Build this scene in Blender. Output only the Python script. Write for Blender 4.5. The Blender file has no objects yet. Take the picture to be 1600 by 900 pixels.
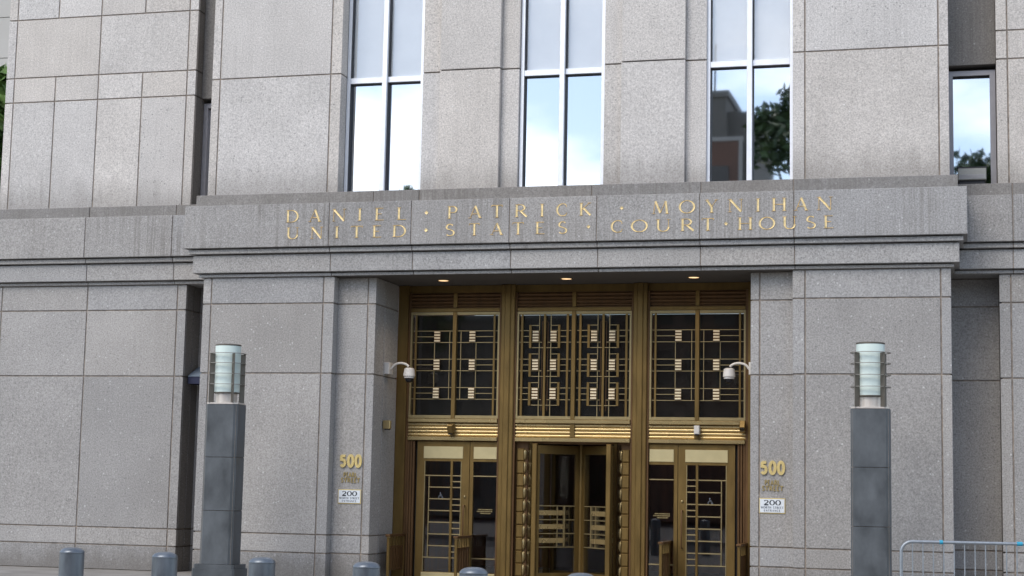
import bpy, math, random
from mathutils import Vector, Matrix
R = math.radians
random.seed(7)
scene = bpy.context.scene
COL = scene.collection

# ------------------------------------------------------------------ camera
cam_data = bpy.data.cameras.new('camera')
cam_data.sensor_width = 36.0
cam_data.lens = 58.95
cam_data.clip_start = 0.1
cam_data.clip_end = 2000.0
cam = bpy.data.objects.new('camera', cam_data)
COL.objects.link(cam)
rt = Vector((0.96606756, 0.25751639, 0.0199693))
up = Vector((0.01139293, -0.11972323, 0.99274193))
fw = Vector((-0.25803811, 0.95882827, 0.1185946))
M = Matrix(((rt.x, up.x, -fw.x, 0.0), (rt.y, up.y, -fw.y, -26.0), (rt.z, up.z, -fw.z, 1.55), (0, 0, 0, 1)))
cam.matrix_world = M
scene.camera = cam

# ------------------------------------------------------------------ sky
SUN_EL, SUN_AZ = R(48), R(204)          # azimuth measured from +Y towards +X; behind and left of the camera
world = bpy.data.worlds.new('World')
scene.world = world
world.use_nodes = True
nt = world.node_tree
for n in list(nt.nodes):
    nt.nodes.remove(n)
out = nt.nodes.new('ShaderNodeOutputWorld')
bg = nt.nodes.new('ShaderNodeBackground')
bg.inputs['Strength'].default_value = 0.14
sky = nt.nodes.new('ShaderNodeTexSky')
sky.sky_type = 'NISHITA'
sky.sun_disc = False
sky.sun_elevation = SUN_EL
sky.sun_rotation = SUN_AZ
sky.air_density = 1.0
sky.dust_density = 0.8
sky.ozone_density = 1.4
tc = nt.nodes.new('ShaderNodeTexCoord')
mp = nt.nodes.new('ShaderNodeMapping')
mp.inputs['Scale'].default_value = (1.0, 1.0, 2.4)
mp.inputs['Location'].default_value = (0.35, 0.5, 0.2)
nz = nt.nodes.new('ShaderNodeTexNoise')
nz.inputs['Scale'].default_value = 3.1
nz.inputs['Detail'].default_value = 7.0
nz.inputs['Roughness'].default_value = 0.55
rp = nt.nodes.new('ShaderNodeValToRGB')
rp.color_ramp.elements[0].position = 0.47
rp.color_ramp.elements[1].position = 0.72
mx = nt.nodes.new('ShaderNodeMix')
mx.data_type = 'RGBA'
lum = nt.nodes.new('ShaderNodeRGBToBW')          # clouds: as bright as the sky behind them implies, brighter near the sun
cm = nt.nodes.new('ShaderNodeMath'); cm.operation = 'MULTIPLY_ADD'
cm.inputs[1].default_value = 1.5; cm.inputs[2].default_value = 5.0
cc = nt.nodes.new('ShaderNodeCombineColor')
nt.links.new(sky.outputs['Color'], lum.inputs[0]); nt.links.new(lum.outputs[0], cm.inputs[0])
for k_ in range(3):
    nt.links.new(cm.outputs[0], cc.inputs[k_])
nt.links.new(cc.outputs[0], mx.inputs['B'])
nt.links.new(tc.outputs['Generated'], mp.inputs['Vector'])
nt.links.new(mp.outputs['Vector'], nz.inputs['Vector'])
nt.links.new(nz.outputs['Fac'], rp.inputs['Fac'])
nt.links.new(rp.outputs['Color'], mx.inputs['Factor'])
nt.links.new(sky.outputs['Color'], mx.inputs['A'])
nt.links.new(mx.outputs['Result'], bg.inputs['Color'])
nt.links.new(bg.outputs['Background'], out.inputs['Surface'])

# ------------------------------------------------------------------ sun (thin cloud: soft)
sd = bpy.data.lights.new('sun', 'SUN')
sd.energy = 1.3
sd.angle = R(35)
sd.color = (1.0, 0.92, 0.82)
sun = bpy.data.objects.new('sun', sd)
COL.objects.link(sun)
sdir = Vector((math.sin(SUN_AZ) * math.cos(SUN_EL), math.cos(SUN_AZ) * math.cos(SUN_EL), math.sin(SUN_EL)))
sun.rotation_euler = (-sdir).to_track_quat('-Z', 'Y').to_euler()
sun.location = sdir * 60

# ------------------------------------------------------------------ view
scene.view_settings.view_transform = 'Standard'
scene.view_settings.look = 'None'
scene.view_settings.exposure = 0.66
scene.view_settings.gamma = 1.0
scene.view_settings.use_curve_mapping = False

# ================================================================== materials
def new_mat(name):
    m = bpy.data.materials.new(name)
    m.use_nodes = True
    t = m.node_tree
    return m, t, t.nodes['Principled BSDF']

def L(t, a, b):
    t.links.new(a, b)

def node(t, kind, **kw):
    n = t.nodes.new(kind)
    for k, v in kw.items():
        if hasattr(n, k):
            setattr(n, k, v)
        else:
            n.inputs[k].default_value = v
    return n

def ramp(t, fac, stops):
    r = t.nodes.new('ShaderNodeValToRGB')
    e = r.color_ramp.elements
    while len(e) < len(stops):
        e.new(0.5)
    for el, (p, c) in zip(e, stops):
        el.position = p
        el.color = (c, c, c, 1) if not isinstance(c, tuple) else (*c, 1)
    L(t, fac, r.inputs['Fac'])
    return r.outputs['Color']

def mul(t, a, b, op='MULTIPLY'):
    n = t.nodes.new('ShaderNodeMath')
    n.operation = op
    for i, s in enumerate((a, b)):
        if isinstance(s, (int, float)):
            n.inputs[i].default_value = s
        else:
            L(t, s, n.inputs[i])
    return n.outputs[0]

def mixc(t, fac, a, b, blend='MIX'):
    n = t.nodes.new('ShaderNodeMix')
    n.data_type = 'RGBA'
    n.blend_type = blend
    for key, s in (('Factor', fac), ('A', a), ('B', b)):
        if isinstance(s, (int, float)):
            n.inputs[key].default_value = s
        elif isinstance(s, tuple):
            n.inputs[key].default_value = (*s, 1)
        else:
            L(t, s, n.inputs[key])
    return n.outputs['Result']

def granite(name, base, streak=0.0, wash=0.0, grime=None, contrast=1.0, vary=0.07):
    """speckled granite; streak: run-off streaks, wash: overall soiling, grime: (z0,z1) soiled zone in metres"""
    m, t, b = new_mat(name)
    geo = t.nodes.new('ShaderNodeNewGeometry')
    oi = t.nodes.new('ShaderNodeObjectInfo')
    off = t.nodes.new('ShaderNodeVectorMath'); off.operation = 'SCALE'
    off.inputs[0].default_value = (37.0, 11.0, 23.0)
    L(t, oi.outputs['Random'], off.inputs['Scale'])
    add = t.nodes.new('ShaderNodeVectorMath'); add.operation = 'ADD'
    L(t, geo.outputs['Position'], add.inputs[0]); L(t, off.outputs[0], add.inputs[1])
    P = add.outputs[0]
    n1 = node(t, 'ShaderNodeTexNoise', Scale=42.0, Detail=3.0, Roughness=0.75); L(t, P, n1.inputs['Vector'])
    g = ramp(t, n1.outputs['Fac'], [(0.28, 1 - 0.47 * contrast), (0.5, 1.0), (0.72, 1 + 0.40 * contrast)])
    v = node(t, 'ShaderNodeTexVoronoi', Scale=24.0); L(t, P, v.inputs['Vector'])
    sep = t.nodes.new('ShaderNodeSeparateColor'); L(t, v.outputs['Color'], sep.inputs[0])
    near = ramp(t, v.outputs['Distance'], [(0.18, 1.0), (0.42, 0.0)])
    white = mul(t, ramp(t, sep.outputs[0], [(0.91, 0.0), (1.0, 0.5)]), near)
    dark = mul(t, ramp(t, sep.outputs[1], [(0.93, 0.0), (0.99, 0.55)]), near)
    n2 = node(t, 'ShaderNodeTexNoise', Scale=1.1, Detail=4.0, Roughness=0.6); L(t, P, n2.inputs['Vector'])
    mott = ramp(t, n2.outputs['Fac'], [(0.3, 0.92), (0.7, 1.07)])
    rnd = ramp(t, oi.outputs['Random'], [(0.0, 1 - vary), (1.0, 1 + vary)])
    col = mixc(t, 1.0, base, g, 'MULTIPLY')
    col = mixc(t, 1.0, col, mott, 'MULTIPLY')
    col = mixc(t, 1.0, col, rnd, 'MULTIPLY')
    hue = ramp(t, mul(t, oi.outputs['Random'], 7.3, 'MULTIPLY'), [(0.0, (1, 1, 1)), (1.0, (1, 1, 1))])
    fr = t.nodes.new('ShaderNodeMath'); fr.operation = 'FRACT'
    L(t, mul(t, oi.outputs['Random'], 7.31), fr.inputs[0])
    tint = ramp(t, fr.outputs[0], [(0.0, (1.018, 1.0, 0.975)), (1.0, (0.985, 1.0, 1.02))])
    col = mixc(t, 1.0, col, tint, 'MULTIPLY')
    t.nodes.remove(hue.node)
    col = mixc(t, white, col, (0.78, 0.78, 0.78))
    col = mixc(t, dark, col, (0.10, 0.10, 0.10))
    soil = (0.135, 0.122, 0.108)
    if streak:
        mpp = t.nodes.new('ShaderNodeMapping'); mpp.inputs['Scale'].default_value = (24.0, 24.0, 0.30)
        L(t, P, mpp.inputs['Vector'])
        n3 = node(t, 'ShaderNodeTexNoise', Scale=1.0, Detail=5.0, Roughness=0.7); L(t, mpp.outputs[0], n3.inputs['Vector'])
        n4 = node(t, 'ShaderNodeTexNoise', Scale=0.9, Detail=2.0); L(t, P, n4.inputs['Vector'])
        s = mul(t, ramp(t, n3.outputs['Fac'], [(0.44, 0.0), (0.62, 1.0)]), ramp(t, n4.outputs['Fac'], [(0.38, 0.1), (0.62, 1.0)]))
        col = mixc(t, mul(t, s, streak), col, soil)
    if wash:
        n5 = node(t, 'ShaderNodeTexNoise', Scale=2.0, Detail=5.0); L(t, P, n5.inputs['Vector'])
        col = mixc(t, mul(t, ramp(t, n5.outputs['Fac'], [(0.25, 0.55), (0.75, 1.0)]), wash), col, soil)
    if grime:
        z0, z1, amt = grime
        sz = t.nodes.new('ShaderNodeSeparateXYZ'); L(t, geo.outputs['Position'], sz.inputs[0])
        mr = node(t, 'ShaderNodeMapRange'); mr.interpolation_type = 'SMOOTHSTEP'
        mpp = t.nodes.new('ShaderNodeMapping'); mpp.inputs['Scale'].default_value = (5.0, 5.0, 0.9)
        L(t, P, mpp.inputs['Vector'])
        n6 = node(t, 'ShaderNodeTexNoise', Scale=1.0, Detail=5.0, Roughness=0.65); L(t, mpp.outputs[0], n6.inputs['Vector'])
        zz = mul(t, sz.outputs['Z'], mul(t, mul(t, n6.outputs['Fac'], 0.5, 'SUBTRACT'), abs(z1 - z0) * 1.3), 'ADD')
        L(t, zz, mr.inputs['Value'])
        mr.inputs['From Min'].default_value = z0; mr.inputs['From Max'].default_value = z1
        mr.inputs['To Min'].default_value = amt; mr.inputs['To Max'].default_value = 0.0
        col = mixc(t, mr.outputs['Result'], col, soil)
    L(t, col, b.inputs['Base Color'])
    b.inputs['Roughness'].default_value = 0.72
    b.inputs['Specular IOR Level'].default_value = 0.3
    bp = node(t, 'ShaderNodeBump', Strength=0.25, Distance=0.01)
    L(t, n1.outputs['Fac'], bp.inputs['Height']); L(t, bp.outputs[0], b.inputs['Normal'])
    return m

def plain(name, col, rough=0.5, metal=0.0, spec=0.5, noise=0.0, scale=8.0, stretch=(1, 1, 1), bump=0.0):
    m, t, b = new_mat(name)
    b.inputs['Roughness'].default_value = rough
    b.inputs['Metallic'].default_value = metal
    b.inputs['Specular IOR Level'].default_value = spec
    geo = t.nodes.new('ShaderNodeNewGeometry')
    mpp = t.nodes.new('ShaderNodeMapping'); mpp.inputs['Scale'].default_value = stretch
    L(t, geo.outputs['Position'], mpp.inputs['Vector'])
    n = node(t, 'ShaderNodeTexNoise', Scale=scale, Detail=5.0, Roughness=0.6); L(t, mpp.outputs[0], n.inputs['Vector'])
    f = ramp(t, n.outputs['Fac'], [(0.3, 1 - noise), (0.7, 1 + noise)])
    L(t, mixc(t, 1.0, col, f, 'MULTIPLY'), b.inputs['Base Color'])
    rr = ramp(t, n.outputs['Fac'], [(0.3, max(0.02, rough * (1 - noise))), (0.7, min(1, rough * (1 + noise)))])
    L(t, rr, b.inputs['Roughness'])
    if bump:
        bp = node(t, 'ShaderNodeBump', Strength=bump, Distance=0.01)
        L(t, n.outputs['Fac'], bp.inputs['Height']); L(t, bp.outputs[0], b.inputs['Normal'])
    return m

def emit(name, col, strength):
    m, t, b = new_mat(name)
    b.inputs['Base Color'].default_value = (*col, 1)
    b.inputs['Emission Color'].default_value = (*col, 1)
    b.inputs['Emission Strength'].default_value = strength
    return m

def clear_glass(name, tint, refl_min=0.06, refl=0.9, wob=0.0):
    """a pane one sees through: transparent with a fresnel-weighted reflection"""
    m = bpy.data.materials.new(name); m.use_nodes = True
    t = m.node_tree
    t.nodes.remove(t.nodes['Principled BSDF'])
    o = t.nodes['Material Output']
    tr = node(t, 'ShaderNodeBsdfTransparent'); tr.inputs[0].default_value = (*tint, 1)
    gl = node(t, 'ShaderNodeBsdfGlossy'); gl.inputs['Roughness'].default_value = 0.02
    gl.inputs['Color'].default_value = (0.95, 0.97, 1.0, 1)
    lw = node(t, 'ShaderNodeFresnel', IOR=1.5)
    fac = mul(t, mul(t, lw.outputs[0], refl), refl_min, 'ADD')
    mxs = t.nodes.new('ShaderNodeMixShader')
    L(t, fac, mxs.inputs[0]); L(t, tr.outputs[0], mxs.inputs[1]); L(t, gl.outputs[0], mxs.inputs[2])
    L(t, mxs.outputs[0], o.inputs['Surface'])
    if wob:
        geo = t.nodes.new('ShaderNodeNewGeometry')
        n = node(t, 'ShaderNodeTexNoise', Scale=0.9, Detail=1.0); L(t, geo.outputs['Position'], n.inputs['Vector'])
        bp = node(t, 'ShaderNodeBump', Strength=wob, Distance=0.05)
        L(t, n.outputs['Fac'], bp.inputs['Height']); L(t, bp.outputs[0], gl.inputs['Normal'])
    return m

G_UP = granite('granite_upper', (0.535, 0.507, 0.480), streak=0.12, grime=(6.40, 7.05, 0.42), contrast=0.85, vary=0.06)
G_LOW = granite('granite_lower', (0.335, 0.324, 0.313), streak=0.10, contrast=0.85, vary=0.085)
G_BASE = granite('granite_base_course', (0.315, 0.305, 0.295), streak=0.15, wash=0.12, grime=(0.02, 0.55, 0.62))
G_FRZ = granite('granite_frieze', (0.325, 0.316, 0.308), streak=0.55, wash=0.12)
G_ARC = granite('granite_architrave', (0.345, 0.336, 0.327), streak=0.12, wash=0.05)
G_SILL = granite('granite_sill', (0.30, 0.29, 0.28), streak=0.5, wash=0.6)
G_SLOT = granite('granite_shaded_soiled', (0.26, 0.25, 0.24), streak=0.45, wash=0.45)  # slot shade on the returns put into the colour, together with weathering soil
G_CORE = plain('joint_mortar', (0.25, 0.21, 0.175), 0.95, noise=0.45)
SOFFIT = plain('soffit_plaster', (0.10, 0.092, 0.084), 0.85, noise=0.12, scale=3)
ALU = plain('window_aluminium', (0.78, 0.80, 0.84), 0.42, metal=0.35, noise=0.05)
ALU_D = plain('window_aluminium_grey', (0.36, 0.35, 0.37), 0.5, metal=0.4, noise=0.06)
GASK = plain('window_gasket', (0.03, 0.03, 0.035), 0.6)
BLIND = plain('roller_blind', (0.90, 0.89, 0.87), 0.8, noise=0.03, scale=2)
BACKING = plain('transom_backing', (0.25, 0.24, 0.225), 0.9)
DARK = plain('dark_interior', (0.02, 0.02, 0.022), 0.9)
G_REFL = clear_glass('coated_window_glass', (0.25, 0.28, 0.3), 0.55, 1.2, wob=0.02)
G_UPPER = clear_glass('window_glass_over_blind', (0.99, 0.995, 1.0), 0.13, 0.7, wob=0.02)
G_DOOR = clear_glass('door_glass', (0.86, 0.85, 0.84), 0.03, 0.8, wob=0.02)
G_TRANS = clear_glass('transom_glass', (0.60, 0.59, 0.58), 0.02, 0.7, wob=0.02)
BRZ = plain('bronze', (0.185, 0.118, 0.036), 0.40, metal=0.6, noise=0.16, scale=2.5, stretch=(3, 3, 0.7))
BRZ_RED = plain('bronze_aged', (0.125, 0.066, 0.026), 0.48, metal=0.5, noise=0.22, scale=3, stretch=(3, 3, 0.7))
BRASS = plain('polished_brass', (0.46, 0.35, 0.17), 0.27, metal=0.65, noise=0.07, scale=2)
BRASS_H = plain('head_panel_brass', (0.52, 0.44, 0.24), 0.4, metal=0.25, noise=0.05)
BRASS_P = plain('pale_brass_plaque', (0.80, 0.69, 0.48), 0.45, metal=0.35, noise=0.05)
BRASS_T = plain('brass_glazing_bar', (0.36, 0.28, 0.14), 0.38, metal=0.6, noise=0.08)
GILT = plain('gold_leaf', (0.78, 0.60, 0.30), 0.45, metal=0.35, noise=0.25, scale=18)
NUM = plain('gold_numeral', (0.74, 0.58, 0.25), 0.38, metal=0.5, noise=0.06)
NUM_D = plain('dull_gold_letter', (0.36, 0.28, 0.13), 0.45, metal=0.5, noise=0.1)
SIGNW = plain('white_enamel', (0.70, 0.74, 0.77), 0.35, noise=0.03)
INK = plain('dark_ink', (0.02, 0.025, 0.035), 0.5)
INK_L = plain('grey_blue_ink', (0.16, 0.18, 0.21), 0.5)
LAMP_ST = plain('blue_grey_granite', (0.080, 0.089, 0.097), 0.42, spec=0.45, noise=0.34, scale=3.2, stretch=(1, 1, 0.6), bump=0.05)
LAMP_BR = plain('weathered_lamp_metal', (0.14, 0.125, 0.105), 0.5, metal=0.5, noise=0.15)
LAMP_RG = plain('lamp_ring_metal', (0.30, 0.28, 0.25), 0.45, metal=0.5, noise=0.1)
LAMP_IN = plain('lamp_collar_metal', (0.60, 0.55, 0.50), 0.4, metal=0.4, noise=0.08)
LAMP_GL = plain('frosted_lamp_glass', (0.64, 0.74, 0.70), 0.30, noise=0.03, scale=4)
STEEL = plain('painted_steel_bollard', (0.145, 0.166, 0.190), 0.36, metal=0.5, noise=0.22, scale=9, stretch=(1, 1, 0.35), bump=0.03)
GALV = plain('galvanised_steel', (0.30, 0.33, 0.36), 0.45, metal=0.5, noise=0.12, scale=20)
CYAN = plain('cyan_tape', (0.03, 0.33, 0.50), 0.5)
WHT = plain('camera_white', (0.58, 0.55, 0.51), 0.45, noise=0.05)
SMOKE = plain('smoked_dome', (0.012, 0.012, 0.014), 0.12)
ACB = plain('air_conditioner_grey', (0.30, 0.30, 0.28), 0.6, noise=0.1)
AWN = plain('navy_canvas', (0.02, 0.025, 0.06), 0.8)
AWN_L = plain('pale_blue_canvas', (0.14, 0.18, 0.23), 0.8)
WOOD = plain('lobby_wood', (0.42, 0.17, 0.07), 0.5, noise=0.35, scale=2, stretch=(2, 2, 0.4))
LOBF = plain('lobby_floor', (0.10, 0.085, 0.07), 0.35, noise=0.15)
BULB = emit('downlight_bulb', (1.0, 0.66, 0.36), 1.0)

def paving_mat():
    m, t, b = new_mat('pavement_concrete')
    geo = t.nodes.new('ShaderNodeNewGeometry')
    n = node(t, 'ShaderNodeTexNoise', Scale=1.3, Detail=8.0, Roughness=0.7); L(t, geo.outputs['Position'], n.inputs['Vector'])
    f = ramp(t, n.outputs['Fac'], [(0.3, (0.17, 0.155, 0.14)), (0.7, (0.29, 0.275, 0.25))])
    L(t, f, b.inputs['Base Color']); b.inputs['Roughness'].default_value = 0.9
    return m
PAVE = paving_mat()
KERB = plain('kerb_stone', (0.22, 0.22, 0.215), 0.85, noise=0.15)
ASPH = plain('asphalt', (0.05, 0.05, 0.052), 0.9, noise=0.25, scale=5)
LINE = plain('road_paint', (0.70, 0.70, 0.66), 0.7, noise=0.1)
EARTH = plain('ground_earth', (0.12, 0.11, 0.10), 0.95, noise=0.2)

def leaf_mat(name, a, b_):
    m, t, b = new_mat(name)
    geo = t.nodes.new('ShaderNodeNewGeometry')
    n = node(t, 'ShaderNodeTexNoise', Scale=2.2, Detail=3.0); L(t, geo.outputs['Position'], n.inputs['Vector'])
    L(t, ramp(t, n.outputs['Fac'], [(0.35, a), (0.68, b_)]), b.inputs['Base Color'])
    b.inputs['Roughness'].default_value = 0.6
    return m
LEAF = leaf_mat('leaf_dark_green', (0.022, 0.045, 0.014), (0.065, 0.115, 0.030))
LEAF2 = leaf_mat('leaf_fresh_green', (0.05, 0.11, 0.02), (0.13, 0.22, 0.05))
BARK = plain('bark', (0.07, 0.055, 0.042), 0.9, noise=0.3, scale=9, stretch=(1, 1, 0.3))
OPP = plain('opposite_building_stone', (0.16, 0.15, 0.135), 0.85, noise=0.2, scale=0.6)
OPP2 = plain('opposite_building_brick', (0.17, 0.10, 0.075), 0.85, noise=0.2, scale=0.8)
NEIGH = plain('neighbour_building_stone', (0.40, 0.39, 0.37), 0.85, noise=0.08, scale=0.5)

# ================================================================== mesh helpers
class MB:
    def __init__(s):
        s.v, s.f = [], []
    def add(s, vs, fs):
        o = len(s.v)
        s.v += [tuple(v) for v in vs]
        s.f += [tuple(i + o for i in f) for f in fs]
        return s
    def box(s, x0, x1, y0, y1, z0, z1):
        return s.add([(x0, y0, z0), (x1, y0, z0), (x1, y1, z0), (x0, y1, z0), (x0, y0, z1), (x1, y0, z1), (x1, y1, z1), (x0, y1, z1)],
                     [(0, 3, 2, 1), (4, 5, 6, 7), (0, 1, 5, 4), (1, 2, 6, 5), (2, 3, 7, 6), (3, 0, 4, 7)])
    def cbox(s, x0, x1, y0, y1, z0, z1, c=0.004):
        """box whose front (y0) edges carry a small chamfer"""
        vs = []
        for y, k in ((y0, c), (y0 + c, 0), (y1, 0)):
            vs += [(x0 + k, y, z0 + k), (x1 - k, y, z0 + k), (x1 - k, y, z1 - k), (x0 + k, y, z1 - k)]
        fs = [(0, 1, 2, 3), (11, 10, 9, 8)]
        for a in (0, 4):
            for i in range(4):
                j = (i + 1) % 4
                fs.append((a + i, a + 4 + i, a + 4 + j, a + j))
        return s.add(vs, fs)
    def prism(s, poly, axis, a0, a1):
        """extrude a 2-D polygon along an axis ('x': poly is (y,z); 'z': (x,y); 'y': (x,z))"""
        n = len(poly)
        mk = {'x': lambda p, a: (a, p[0], p[1]), 'z': lambda p, a: (p[0], p[1], a), 'y': lambda p, a: (p[0], a, p[1])}[axis]
        return s.add([mk(p, a0) for p in poly] + [mk(p, a1) for p in poly],
                     [tuple(range(n))[::-1], tuple(range(n, 2 * n))] + [(i, (i + 1) % n, n + (i + 1) % n, n + i) for i in range(n)])
    def lathe(s, prof, cx, cy, n=24, cap=True):
        o = []
        for r, z in prof:
            o += [(cx + r * math.cos(2 * math.pi * i / n), cy + r * math.sin(2 * math.pi * i / n), z) for i in range(n)]
        fs = []
        for k in range(len(prof) - 1):
            for i in range(n):
                j = (i + 1) % n
                fs.append((k * n + i, k * n + j, (k + 1) * n + j, (k + 1) * n + i))
        if cap:
            fs.append(tuple(range(n))[::-1])
            fs.append(tuple(range((len(prof) - 1) * n, len(prof) * n)))
        return s.add(o, fs)
    def tube(s, pts, r, n=10, radii=None):
        pts = [Vector(p) for p in pts]
        rings = []
        prev = None
        for i, p in enumerate(pts):
            d = (pts[min(i + 1, len(pts) - 1)] - pts[max(i - 1, 0)]).normalized()
            if prev is None:
                a = d.orthogonal().normalized()
            else:
                a = (prev - d * prev.dot(d)).normalized()
            prev = a
            b = d.cross(a)
            rr = radii[i] if radii else r
            rings.append([p + (a * math.cos(2 * math.pi * k / n) + b * math.sin(2 * math.pi * k / n)) * rr for k in range(n)])
        vs = [v for ring in rings for v in ring]
        fs = []
        for q in range(len(rings) - 1):
            for k in range(n):
                j = (k + 1) % n
                fs.append((q * n + k, q * n + j, (q + 1) * n + j, (q + 1) * n + k))
        fs.append(tuple(range(n))[::-1]); fs.append(tuple(range((len(rings) - 1) * n, len(rings) * n)))
        return s.add(vs, fs)
    def build(s, name, mat, parent=None, smooth=False, loc=(0, 0, 0)):
        me = bpy.data.meshes.new(name)
        me.from_pydata(s.v, [], s.f)
        me.materials.append(mat)
        if smooth:
            me.shade_smooth()
            try:
                me.set_sharp_from_angle(angle=R(40))
            except Exception:
                pass
        me.update()
        return link(name, me, parent, loc)

def link(name, me, parent=None, loc=(0, 0, 0)):
    o = bpy.data.objects.new(name, me)
    COL.objects.link(o)
    o.location = loc
    if parent:
        o.parent = parent
    return o

def empty(name, loc, label, cat, group=None):
    o = bpy.data.objects.new(name, None)
    o.empty_display_size = 0.2
    COL.objects.link(o)
    o.location = loc
    return tag(o, label, cat, group)

def tag(o, label, cat, group=None):
    o['label'] = label
    o['category'] = cat
    if group:
        o['group'] = group
    return o

def struct(o):
    o['kind'] = 'structure'
    return o

_cache = {}
def piece(name, parent, mat, x0, x1, y0, y1, z0, z1, c=0.004):
    """one block; blocks of equal size share mesh data"""
    x0, x1 = min(x0, x1), max(x0, x1)
    k = (name, mat.name, round(x1 - x0, 4), round(y1 - y0, 4), round(z1 - z0, 4), c)
    if k not in _cache:
        w, d, h = (x1 - x0) / 2, (y1 - y0) / 2, (z1 - z0) / 2
        m = MB().cbox(-w, w, -d, d, -h, h, c) if c else MB().box(-w, w, -d, d, -h, h)
        me = bpy.data.meshes.new(name)
        me.from_pydata(m.v, [], m.f); me.materials.append(mat); me.update()
        _cache[k] = me
    return link(name, _cache[k], parent, ((x0 + x1) / 2, (y0 + y1) / 2, (z0 + z1) / 2))

# ================================================================== ground, road
struct(MB().box(-260, 260, -300, 260, -1.2, -0.16).build('ground', EARTH))
pav = struct(MB().box(-120, 120, -14.2, 1.6, -0.15, 0.0).build('pavement', PAVE))
struct(MB().box(-120, 120, -14.5, -14.204, -0.155, -0.004).build('kerb', KERB))
struct(MB().box(-120, 120, -23.5, -14.504, -0.16, -0.13).build('road', ASPH))
for i in range(-14, 15):
    MB().box(i * 6.0, i * 6.0 + 3.0, -19.06, -18.94, -0.13, -0.126).build('lane_marking', LINE, bpy.data.objects['road'])
struct(MB().box(-120, 120, -44, -23.504, -0.155, 0.0).build('far_pavement', PAVE))

# ================================================================== the courthouse
CX = -6.28
B = empty('courthouse_building', (CX, 0, 0), 'grey granite courthouse front with gilt inscription over bronze entrance doors', 'building')
J = 0.0115                                                   # half a joint
TOP = 13.0

def panel_grid(part, mat, us, zs, y, depth, skip=(), zmat=None, name='stone_panel', edge_depth=None):
    """stones between consecutive us and zs, joints open between them"""
    for i in range(len(us) - 1):
        for k in range(len(zs) - 1):
            if (i, k) in skip:
                continue
            mm = zmat(zs[k], zs[k + 1]) if zmat else mat
            d = depth
            if edge_depth and (i == 0 or i == len(us) - 2):
                d = edge_depth
            piece(name, part, mm, us[i] + (J if i else 0), us[i + 1] - (J if i < len(us) - 2 else 0), y, y + d, zs[k] + J, zs[k + 1] - J)

def low_mat(a, b):
    return G_BASE if b < 0.5 else G_LOW

LOWZ = [0.0, 0.43, 0.73, 3.38, 4.55, 5.0]
# ---- main block, lower: two piers and the set-back door piers
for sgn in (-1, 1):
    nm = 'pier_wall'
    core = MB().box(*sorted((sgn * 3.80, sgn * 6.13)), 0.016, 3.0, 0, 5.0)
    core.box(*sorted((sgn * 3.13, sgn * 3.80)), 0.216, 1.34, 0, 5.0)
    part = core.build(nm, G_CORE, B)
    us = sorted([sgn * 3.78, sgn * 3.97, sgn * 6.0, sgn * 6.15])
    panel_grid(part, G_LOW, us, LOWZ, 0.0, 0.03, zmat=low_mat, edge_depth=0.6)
    # the return of the outer edge and of the inner edge
    us = sorted([sgn * 3.11, sgn * 3.25, sgn * 3.78])
    for i in range(2):
        a, b_ = us[i], us[i + 1]
        narrow = abs(b_ - a) < 0.3
        for k in range(5):
            x0 = a + (0 if (a == us[0]) else J); x1 = b_ - (0 if b_ == us[-1] else J)
            piece('stone_panel', part, low_mat(LOWZ[k], LOWZ[k + 1]), x0, x1, 0.2, 0.2 + (0.45 if narrow else 0.03), LOWZ[k] + J, LOWZ[k + 1] - J)
            if narrow:
                piece('stone_panel', part, low_mat(LOWZ[k], LOWZ[k + 1]), x0, x1, 0.2 + 0.45 + 2 * J, 1.36, LOWZ[k] + J, LOWZ[k + 1] - J)

# ---- beam and soffit over the entrance
beam = MB().box(-6.10, 6.10, 0.0, 3.0, 5.06, 6.20).build('entrance_beam', G_CORE, B)
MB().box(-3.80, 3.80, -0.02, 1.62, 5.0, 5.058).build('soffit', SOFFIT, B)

# ---- entablature of the main block
ENT = [-6.0, -3.82, -2.385, -0.72, 0.715, 2.36, 3.82, 6.0]
def course(pname, mat, ends, joints, y, z0, z1, ydeep, name='stone_block', ends_in=True):
    us = [ends[0]] + [j for j in joints if ends[0] + 0.4 < j < ends[1] - 0.4] + [ends[1]]
    core = MB().box(ends[0] + 0.02, ends[1] - 0.02, y + 0.016, ydeep, z0 + 0.01, z1 - 0.01).build(pname, G_CORE, B)
    for i in range(len(us) - 1):
        e = i in (0, len(us) - 2)
        piece(name, core, mat, us[i] + (J * 0.6 if i else 0), us[i + 1] - (J * 0.6 if i < len(us) - 2 else 0), y, (ydeep - 0.01) if e else y + 0.2, z0, z1, 0.006)
    return core
JN = ENT[1:-1]
FR = course('frieze', G_FRZ, (-6.44, 6.40), JN, -0.24, 5.475, 6.20, 0.9)
course('moulding', G_ARC, (-6.37, 6.34), JN, -0.175, 5.385, 5.458, 0.9)
course('architrave', G_ARC, (-6.31, 6.28), JN, -0.115, 5.068, 5.365, 0.9)
course('bed_moulding', G_ARC, (-6.22, 6.20), JN, -0.045, 5.002, 5.052, 0.9)
course('sill_course', G_SILL, (-6.30, 6.27), [-3.1, -2.3, 0.6, 2.36, 3.8], -0.11, 6.204, 6.405, 0.9)
# recessed beds that keep the shadow lines between the courses closed
MB().box(-6.25, 6.22, -0.09, 0.85, 5.455, 5.478).box(-6.2, 6.17, -0.05, 0.85, 5.362, 5.388).box(-6.1, 6.08, 0.0, 0.85, 5.05, 5.07).build('shadow_joint', G_CORE, B)

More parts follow.
